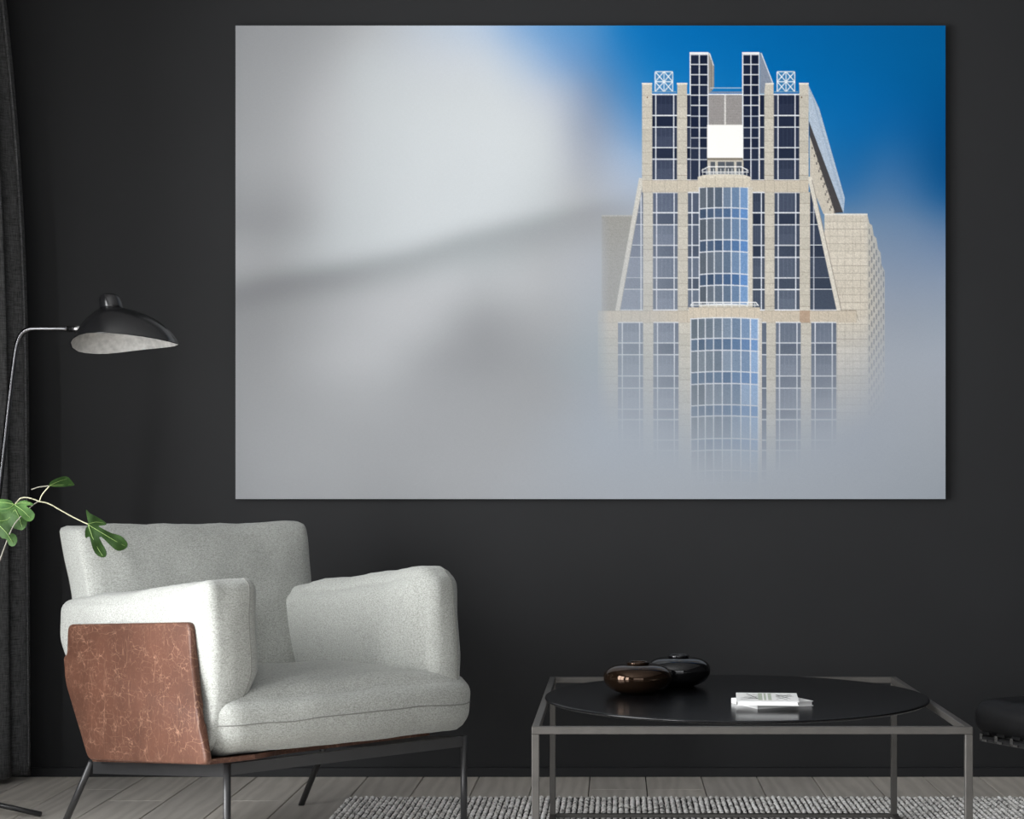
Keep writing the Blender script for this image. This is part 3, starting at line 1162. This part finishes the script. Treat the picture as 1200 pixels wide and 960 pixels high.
SK = blur(SK, 3.4)
SGX, SGY = np.meshgrid(sgx, sgy)
band = seg_stroke(SGX, SGY, [(260, 347), (312, 336), (395, 322), (478, 305), (540, 286), (603, 271), (687, 252), (760, 240)], 11, np.interp(SGX, [260, 480, 620, 720], [16, 18, 26, 30]))
amp = np.interp(SGX, [260, 300, 400, 520, 640, 700, 745, 770], [18, 24, 34, 36, 32, 22, 10, 0])
SK -= (band * amp)[..., None]
SK = blur(SK, 1.2)


def sky(x, y):
    fx, fy = (x - sgx[0]) / SST, (y - sgy[0]) / SST
    ix, iy = np.clip(fx.astype(int), 0, len(sgx) - 2), np.clip(fy.astype(int), 0, len(sgy) - 2)
    tx, ty = (fx - ix)[..., None], (fy - iy)[..., None]
    return (SK[iy, ix] * (1 - tx) + SK[iy, ix + 1] * tx) * (1 - ty) + (SK[iy + 1, ix] * (1 - tx) + SK[iy + 1, ix + 1] * tx) * ty


G = .75                                            # grid pitch of the detailed area, photo px
SSN = 3                                            # sub-samples per pitch
TX0, TX1 = 690.0, 1050.0
gx = np.arange(TX0, TX1 + 1e-6, G)
gy = np.arange(PY0, PY1 + 1e-6, G)
nxg, nyg = len(gx), len(gy)
q = G / SSN
hx_ = TX0 - G / 2 + q / 2 + np.arange(nxg * SSN) * q
hy_ = PY0 - G / 2 + q / 2 + np.arange(nyg * SSN) * q
cgx, cgy = np.meshgrid(np.arange(TX0 - 4, TX1 + 8, 4.0), np.arange(PY0 - 4, PY1 + 8, 4.0))
cs = sky(cgx, cgy)


def bil(arr, xs_, ys_, x0, y0, st):
    fx, fy = (xs_ - x0) / st, (ys_ - y0) / st
    ix, iy = np.clip(fx.astype(int), 0, arr.shape[1] - 2), np.clip(fy.astype(int), 0, arr.shape[0] - 2)
    tx, ty = (fx - ix)[None, :, None], (fy - iy)[:, None, None]
    a = arr[iy][:, ix]
    b = arr[iy][:, ix + 1]
    c_ = arr[iy + 1][:, ix]
    d = arr[iy + 1][:, ix + 1]
    return (a * (1 - tx) + b * tx) * (1 - ty) + (c_ * (1 - tx) + d * tx) * ty


IMG = bil(cs, hx_, hy_, TX0 - 4, PY0 - 4, 4.0).astype(np.float32)
BG = IMG.copy()


def ix_(x):
    return int(round((x - (TX0 - G / 2)) / q))


def iy_(y):
    return int(round((y - (PY0 - G / 2)) / q))


def rect(x0, y0, x1, y1, c, a=1.0):
    i0, i1, j0, j1 = max(0, ix_(x0)), min(len(hx_), ix_(x1)), max(0, iy_(y0)), min(len(hy_), iy_(y1))
    if i1 <= i0 or j1 <= j0:
        return
    reg = IMG[j0:j1, i0:i1]
    reg += (np.array(c, dtype=np.float32) - reg) * a


def poly(pts, c, a=1.0):
    xs_, ys_ = [p[0] for p in pts], [p[1] for p in pts]
    i0, i1, j0, j1 = max(0, ix_(min(xs_))), min(len(hx_), ix_(max(xs_)) + 1), max(0, iy_(min(ys_))), min(len(hy_), iy_(max(ys_)) + 1)
    X, Y = np.meshgrid(hx_[i0:i1], hy_[j0:j1])
    ins = np.zeros(X.shape, dtype=bool)
    m = len(pts)
    for k in range(m):
        (xa, ya), (xb, yb) = pts[k], pts[(k + 1) % m]
        if ya == yb:
            continue
        cond = ((ya > Y) != (yb > Y)) & (X < (xb - xa) * (Y - ya) / (yb - ya) + xa)
        ins ^= cond
    reg = IMG[j0:j1, i0:i1]
    al = ins[..., None] * a
    reg += (np.array(c, dtype=np.float32) - reg) * al


def line(xa, ya, xb, yb, wd, c, a=1.0):
    L = math.hypot(xb - xa, yb - ya)
    nx_, ny_ = -(yb - ya) / L * wd / 2, (xb - xa) / L * wd / 2
    poly([(xa + nx_, ya + ny_), (xb + nx_, yb + ny_), (xb - nx_, yb - ny_), (xa - nx_, ya - ny_)], c, a)


prng = random.Random(21)
nrs = np.random.RandomState(5)
STONE, STONE_D, MUL = (197, 191, 178), (150, 142, 130), (218, 221, 227)


def glass_col(y, k=0.0):
    t = max(0, min(1, (y - 110) / 230))
    a, b = np.array((28, 36, 58)), np.array((72, 81, 97))
    return tuple(a + (b - a) * t + k)


def stone(x0, y0, x1, y1, step=13.5, c=STONE):
    rect(x0, y0, x1, y1, c)
    y = y0
    while y < y1:
        k = prng.uniform(-7, 7)
        rect(x0, y, x1, min(y + step, y1), tuple(v + k for v in c), .8)
        rect(x0, y, x1, y + .55, STONE_D, .75)
        y += step


def bay(x0, x1, ys_, mul, c_add=0):
    """glazed bay: rows between the ys, vertical mullions at mul"""
    for a, b in zip(ys_[:-1], ys_[1:]):
        xs_ = [x0] + list(mul) + [x1]
        for xa, xb in zip(xs_[:-1], xs_[1:]):
            k = prng.uniform(-7, 9) + c_add + (10 if (b - a) > 18 else -4)
            rect(xa, a, xb, b, glass_col((a + b) / 2, k))
            if b - a > 18 and xb - xa > 10:        # blinds
                for t in (.28, .52, .76):
                    rect(xa + (xb - xa) * t, a + 2, xa + (xb - xa) * t + .8, b - 1, glass_col((a + b) / 2, k + 20), .6)
                if prng.random() < .6:
                    rect(xa + 1, a + (b - a) * .45, xb - 1, b - 1, glass_col((a + b) / 2, k + 16), .5)
    for y in ys_:
        rect(x0, y - .7, x1, y + .7, MUL)
    for x in list(mul):
        rect(x - .65, ys_[0], x + .65, ys_[-1], MUL)


# receding right flank of the tower
poly([(947, 99), (960, 127), (990, 232), (988.5, 250), (948, 142)], (176, 190, 206))
poly([(947, 99), (952, 110), (989, 236), (988, 243)], (150, 168, 190), .6)
poly([(948, 142), (988, 249), (978, 250), (949, 165)], (70, 68, 70))
poly([(948.5, 158), (979, 251), (965, 251), (949, 212)], (198, 190, 176))
for r_ in range(9):
    for c_ in range(4):
        x = 951 + c_ * 4 + r_ * 2.6
        y = 172 + r_ * 9 + c_ * 6
        if x < 949 + (y - 158) * .33 + 0 and y < 250 and x > 949:
            rect(x, y, x + 1.6, y + 3, (96, 92, 90), .8)
# left and right lower blocks
rect(705, 252.5, 741, 366, (150, 148, 141))
for k in range(14):
    rect(705, 253 + k * 8, 741, 253.6 + k * 8, (138, 136, 130), .6)
rect(705, 252, 741, 253.5, (176, 174, 168))
stone(966, 251, 1016.5, 585, 8.6, (208, 200, 186))
for k in range(60):
    x = 966 + prng.uniform(0, 48)
    y = 252 + k * 5.4
    rect(x, y, x + .5, y + 8, STONE_D, .45)
for x in np.arange(972, 1016, 9.0):
    rect(x, 252, x + .5, 585, STONE_D, .5)
rect(966, 250.3, 1016.5, 252.2, (228, 224, 216))
top = [(1016.5, 252), (1019, 262), (1022, 264), (1024, 276), (1027, 279), (1029, 292), (1032, 296), (1033, 310), (1037, 318), (1037, 585), (1016.5, 585)]
poly(top, (194, 187, 174))
for c_ in range(7):
    for r_ in range(24):
        x = 1018 + c_ * 2.8
        y = 268 + c_ * 8.3 + r_ * 12.5
        rect(x, y, x + 1.2, y + 6.5, (92, 96, 104), .75)
# stepped stone outline on the right block
line(983, 363, 1003, 364, .8, STONE_D)
line(1003, 364, 1006, 376, .8, STONE_D)
# main shaft : stone ground
rect(752.5, 110, 947.5, 226, STONE)
poly([(750, 211), (754, 211), (754, 365), (722, 365)], (150, 158, 168))
rect(754, 225, 951, 365, STONE)
R1 = [110.8, 135.4, 149, 173, 186.6, 211]
R2 = [225.6, 249.4, 263.5, 287.5, 301.6, 325.7, 339.3, 363.4]
R3 = [378, 402, 415.7, 440.7, 455, 479.7, 491.8, 516, 528, 552, 564, 585]
# slanted end bays
for k in range(len(R2) - 1):
    ya, yb = R2[k], R2[k + 1]
    gl = glass_col((ya + yb) / 2, 12 if yb - ya > 18 else 0)

    def sx_l(y):
        return 751 - (y - 211) * .187

    def sx_r(y):
        return 950.5 + (y - 211) * .211
    poly([(sx_l(ya), ya), (754, ya), (754, yb), (sx_l(yb), yb)], tuple(v + 42 for v in gl))
    poly([(949, ya), (sx_r(ya), ya), (sx_r(yb), yb), (949, yb)], tuple(v - 14 for v in gl))
    line(sx_l(yb), yb, 754, yb, 1.1, MUL)
    line(949, yb, sx_r(yb), yb, 1.1, MUL)
rect(750.6, 225, 751.8, 364, MUL)
poly([(949, 211), (951, 211), (951.5, 225), (949, 225)], (40, 44, 56))
rect(953.2, 240, 954.2, 364, MUL)
# slanted stone edges of the end bays
line(751.5, 209, 723.5, 365, 5.2, (206, 202, 192))
line(754.2, 211, 726.3, 365, .7, (150, 150, 148))
line(948.8, 207, 983.5, 365, 5.4, (214, 208, 196))
line(951.8, 211, 986.3, 365, .8, (140, 132, 122))
# pillars
for x0, x1 in ((752.4, 764), (793.5, 805.2), (895.5, 906.6), (936.6, 947.4)):
    stone(x0, 98, x1, 211, 13.4)
    rect(x0 - .3, 97.2, x1 + .3, 99, (232, 228, 220))
for x0, x1 in ((753.5, 765), (794, 806), (896, 907.3), (937, 949.3)):
    stone(x0, 225, x1, 365, 13.4)
rect(757.8, 113, 759.2, 115, (110, 90, 70))
rect(938.5, 113, 940, 115, (110, 90, 70))
# upper bays
bay(764.3, 793.4, R1, (768.6, 789.6))
bay(906.8, 936.5, R1, (911.8, 931.8))
bay(765, 794, R2, (769.5, 790), 22)
bay(907.5, 937, R2, (912, 932.5), 0)
# strips either side of the centre
FR = [64, 75.4, 87.4, 99.4, 111.4, 123.4, 136, 149.5, 161.5, 173.5, 187, 211]
for (x0, xm, x1) in ((808.2, 819.5, 830.4), (869.6, 880, 890.2)):
    rect(x0, 61, x1, 211, MUL)
    for a, b in zip(FR[:-1], FR[1:]):
        rect(x0 + 1.5, a + .7, xm - .6, b - .5, glass_col(a - 10, prng.uniform(-6, 6)))
        rect(xm + .7, a + .7, x1 - 1.4, b - .5, glass_col(a - 10, prng.uniform(-6, 6)))
    rect(x0, 61, x1, 63, (240, 240, 242))
bay(805.2, 809, R1, (), -6)
bay(890.6, 895.5, R1, (), -6)
poly([(830.4, 62), (832, 62), (837, 77), (837, 103), (830.4, 111)], (150, 146, 140))
poly([(830.4, 62), (832, 62), (837, 77), (835.5, 77)], (215, 215, 215))
line(833.5, 70, 833.5, 106, .8, (110, 106, 102))
poly([(890.4, 62), (892.5, 62), (905.5, 97), (897, 97.5), (895.4, 110), (890.4, 110)], (132, 142, 158))
line(892, 62, 905.5, 97, 1.2, (214, 220, 228))
rect(832, 102.5, 869.5, 103.6, (190, 200, 214))
rect(832, 107, 869.5, 109, (120, 140, 165))
# centre louvre, white board
rect(830.4, 111, 869.6, 146, (152, 148, 146))
for k in range(17):
    rect(830.4, 112 + k * 2, 869.6, 112.6 + k * 2, (138, 134, 133), .7)
rect(848.9, 111, 850.6, 146, (220, 218, 214))
rect(830, 109.8, 870, 111.4, (226, 228, 232))
rect(828.6, 146.3, 870.6, 185, (250, 249, 245))
rect(828.6, 185, 870.6, 187.5, (128, 120, 108))
# balcony doors and railing
rect(829, 187.5, 871, 206, (196, 190, 178))
for x0, x1 in ((832.5, 838), (841, 849.6), (850.6, 860), (863, 869)):
    rect(x0, 189.5, x1, 204, (84, 90, 98))
rect(828, 201, 872, 206, (170, 176, 180), .6)
for x in np.arange(823, 878, 4.3):
    rect(x, 197.5, x + .7, 206, (232, 232, 230))
line(822, 200, 830, 195.5, 1.1, (236, 236, 234))
line(830, 195.5, 869, 195.5, 1.2, (236, 236, 234))
line(869, 195.5, 877, 200, 1.1, (236, 236, 234))
rect(822, 201, 877, 202, (226, 226, 224))
# stone bands
stone(752.5, 211, 947.5, 225.5, 14, (204, 194, 177))
for x in (764, 779, 793, 806, 896, 907, 922, 937):
    rect(x, 211, x + .6, 225.5, STONE_D, .6)
# lattice boxes on the roof
for x0 in (767.8, 910.8):
    x1, ya, yb = x0 + 20.6, 84, 107.6
    rect(x0, ya, x1, yb, (120, 150, 182), .45)
    xm, ym = (x0 + x1) / 2, (ya + yb) / 2
    for (a, b, c_, d) in ((x0, ya, x1, ya), (x0, yb, x1, yb), (x0, ya, x0, yb), (x1, ya, x1, yb), (xm, ya, xm, yb), (x0, ym, x1, ym),
                          (x0, ya, x1, yb), (x1, ya, x0, yb), (xm, ya, x0, ym), (xm, ya, x1, ym), (x0, ym, xm, yb), (x1, ym, xm, yb)):
        line(a, b, c_, d, 1.15, (226, 230, 234))
    rect(x0 - 3.5, 107, x1 + 4, 108.2, (150, 165, 185))
rect(764, 109.8, 793.6, 111.4, MUL)
rect(906.6, 109.8, 936.6, 111.4, MUL)
# cylinder 1
bay(806, 819, R2, (811,), 16)
bay(882, 896, R2, (892.3,), -6)
CX1, CR1 = 848.5, 29.8


def cyl(xc, r, rows, cols, c0, c1):
    for a, b in zip(rows[:-1], rows[1:]):
        for xa, xb in zip(cols[:-1], cols[1:]):
            t = (xa + xb - 2 * (xc - r)) / (4 * r)
            k = prng.uniform(-8, 8)
            tall = (b - a) > 18
            cA = np.array(c0) + (np.array(c1) - np.array(c0)) * t ** 2.2
            if tall:
                cA = cA + (18 if prng.random() < .5 else 4)
            else:
                cA = cA + np.array((-14, -6, 6))
            rect(xa, a, xb, b, tuple(cA + k))
    for y in rows:                                 # floor lines sag towards the ends (round bay)
        for xa, xb in zip(cols[:-1], cols[1:]):
            ya = y + 1.6 * (((xa - xc) / r) ** 2) - .6
            yb = y + 1.6 * (((xb - xc) / r) ** 2) - .6
            line(xa, ya, xb, yb, 1.25, MUL)
    for x in cols:
        rect(x - .65, rows[0], x + .65, rows[-1], MUL)


cyl(CX1, CR1, [219, 244, 256, 281.5, 295, 321, 334.7, 357], [819.5, 828.3, 837, 847, 857, 867, 876.8], (84, 92, 102), (112, 152, 202))
rect(877.2, 219, 881.8, 357, (204, 198, 186))
stone(817.5, 207, 879.8, 219.5, 13, (206, 197, 180))
poly([(817.5, 207.5), (824, 205.2), (848, 204.2), (873, 205.2), (879.8, 207.5), (879.8, 209), (817.5, 209)], (214, 206, 190))
for x in (827, 838, 849, 860, 870):
    rect(x, 206, x + .5, 219.5, STONE_D, .5)
# band 2, ledge and railing
stone(700.5, 364, 1004, 378, 15, (200, 188, 170))
for x in range(706, 1004, 11):
    rect(x, 364.5, x + .6, 378, STONE_D, .5)
rect(937, 364, 949, 378, (180, 156, 134))
line(809, 358.5, 812, 354.5, 1.1, (238, 238, 238))
rect(812, 353.8, 886, 355, (238, 238, 238))
line(886, 354.5, 889, 358.5, 1.1, (238, 238, 238))
rect(809, 357, 889, 358, (226, 226, 224))
for x in np.arange(812, 889, 9):
    rect(x, 354, x + .8, 360, (232, 232, 230))
stone(806.5, 360, 890.5, 373, 14, (208, 196, 178))
for x in range(812, 890, 9):
    rect(x, 361, x + .5, 373, STONE_D, .5)
# lower storey
rect(700.5, 378, 966, 585, (202, 192, 176))
stone(700.5, 378, 724, 585, 9, (202, 192, 176))
for x0, x1 in ((753.5, 765.5), (795, 809), (898, 909), (938.3, 950.5)):
    stone(x0, 378, x1, 585, 13.4)
bay(724, 753.5, R3, (729.3, 749.5), 34)
bay(765.5, 795, R3, (770.6, 790.3), 24)
bay(892.8, 898, R3, (), 10)
bay(909, 938.3, R3, (913.5, 934), 18)
bay(950.5, 980, R3, (955.3, 975.3), 14)
cyl(849, 40.5, [373, 397, 411, 436, 450, 475, 488, 514.5, 528, 552, 566, 585], [809.5, 818, 826.5, 836.2, 846.5, 857.3, 868.2, 879.4, 888.6], (92, 102, 112), (118, 152, 196))
rect(889, 373, 892.6, 585, (210, 204, 194))
# fine print speckle on the building before the fog
spk = nrs.normal(0, 9.0, (IMG.shape[0] // 3 + 1, IMG.shape[1] // 3 + 1)).repeat(3, 0).repeat(3, 1)[:IMG.shape[0], :IMG.shape[1]]
IMG += ((spk + nrs.normal(0, 4.0, IMG.shape[:2])) * np.clip(IMG.mean(-1) / 200, .15, 1) ** 1.5 * (IMG.mean(-1) < 238))[..., None].astype(np.float32) * (np.abs(IMG - BG).sum(-1, keepdims=True) > 3)
# fog over the foot of the tower, haze on its left
HX, HY = np.meshgrid(hx_, hy_)


def sst(a, b, v):
    t = np.clip((v - a) / (b - a), 0, 1)
    return t * t * (3 - 2 * t)


y0f = np.interp(hx_, [690, 740, 790, 830, 890, 940, 1000, 1050], [350, 372, 390, 412, 412, 385, 368, 335])[None, :]
y1f = np.interp(hx_, [690, 740, 790, 830, 890, 940, 1000, 1050], [515, 538, 556, 578, 578, 552, 522, 488])[None, :]
fog = sst(0, 1, (HY - y0f) / (y1f - y0f))
haze = .40 * (1 - sst(745, 830, HX)) * sst(190, 330, HY)
haze = haze + .20 * sst(355, 420, HY) * (1 - haze)
edge = (1 - sst(699, 716, HX)) * .75 * sst(250, 262, HY) + sst(1008, 1046, HX) * .55
al = 1 - (1 - fog) * (1 - haze) * (1 - np.clip(edge, 0, 1))
IMG += (BG - IMG) * al[..., None].astype(np.float32)
fine = IMG.reshape(nyg, SSN, nxg, SSN, 3).mean((1, 3))


def lin(a):
    a = np.clip(a, 0, 255) / 255
    return np.where(a <= .04045, a / 12.92, ((a + .055) / 1.055) ** 2.4)


def coarse(x0, x1, st=5.0):
    nx_ = int(round((x1 - x0) / st))
    xs_ = np.linspace(x0, x1, nx_ + 1)
    ys_ = np.linspace(PY0, PY1, int((PY1 - PY0) / st) + 1)
    X, Y = np.meshgrid(xs_, ys_)
    return xs_, ys_, sky(X, Y)


blocks = [(gx, gy, fine), coarse(PX0, TX0), coarse(TX1, PX1)]
allv, allf, allc, base = [], [], [], 0
for xs_, ys_, cc in blocks:
    X, Y = np.meshgrid(xs_, ys_)
    v = np.stack([(X - CX) * YP / F, np.zeros_like(X), H - (Y - CY) * YP / F], -1).reshape(-1, 3)
    ny_, nx_ = X.shape
    k = np.arange(ny_ * nx_).reshape(ny_, nx_) + base
    f = np.stack([k[:-1, :-1], k[1:, :-1], k[1:, 1:], k[:-1, 1:]], -1).reshape(-1, 4)
    allv.append(v)
    allf.append(f)
    allc.append(lin(cc).reshape(-1, 3))
    base += ny_ * nx_
V = np.vstack(allv)
Fq = np.vstack(allf)
Cq = np.vstack(allc)
zc_ = H - ((PY0 + PY1) / 2 - CY) * YP / F
xc_ = ((PX0 + PX1) / 2 - CX) * YP / F
V = V - np.array([xc_, 0, zc_])
pic = tag(empty('canvas_picture', (xc_, YP, zc_)), 'large frameless canvas print of a stone and glass tower rising from fog', 'picture')
me = bpy.data.meshes.new('print_surface')
me.vertices.add(len(V))
me.vertices.foreach_set('co', V.astype(np.float32).ravel())
me.loops.add(Fq.size)
me.loops.foreach_set('vertex_index', Fq.astype(np.int32).ravel())
me.polygons.add(len(Fq))
me.polygons.foreach_set('loop_start', np.arange(0, Fq.size, 4, dtype=np.int32))
me.update()
ca = me.color_attributes.new('print', 'FLOAT_COLOR', 'POINT')
ca.data.foreach_set('color', np.hstack([Cq, np.ones((len(Cq), 1))]).astype(np.float32).ravel())
me.materials.append(M['print'])
po = bpy.data.objects.new('print_surface', me)
col.objects.link(po)
po.parent = pic
hw = (PX1 - PX0) / 2 * YP / F
hh = (PY1 - PY0) / 2 * YP / F
box('stretcher', (-hw, hw, .0008, YW - YP - .0005, -hh, hh), M['canvas'], pic)
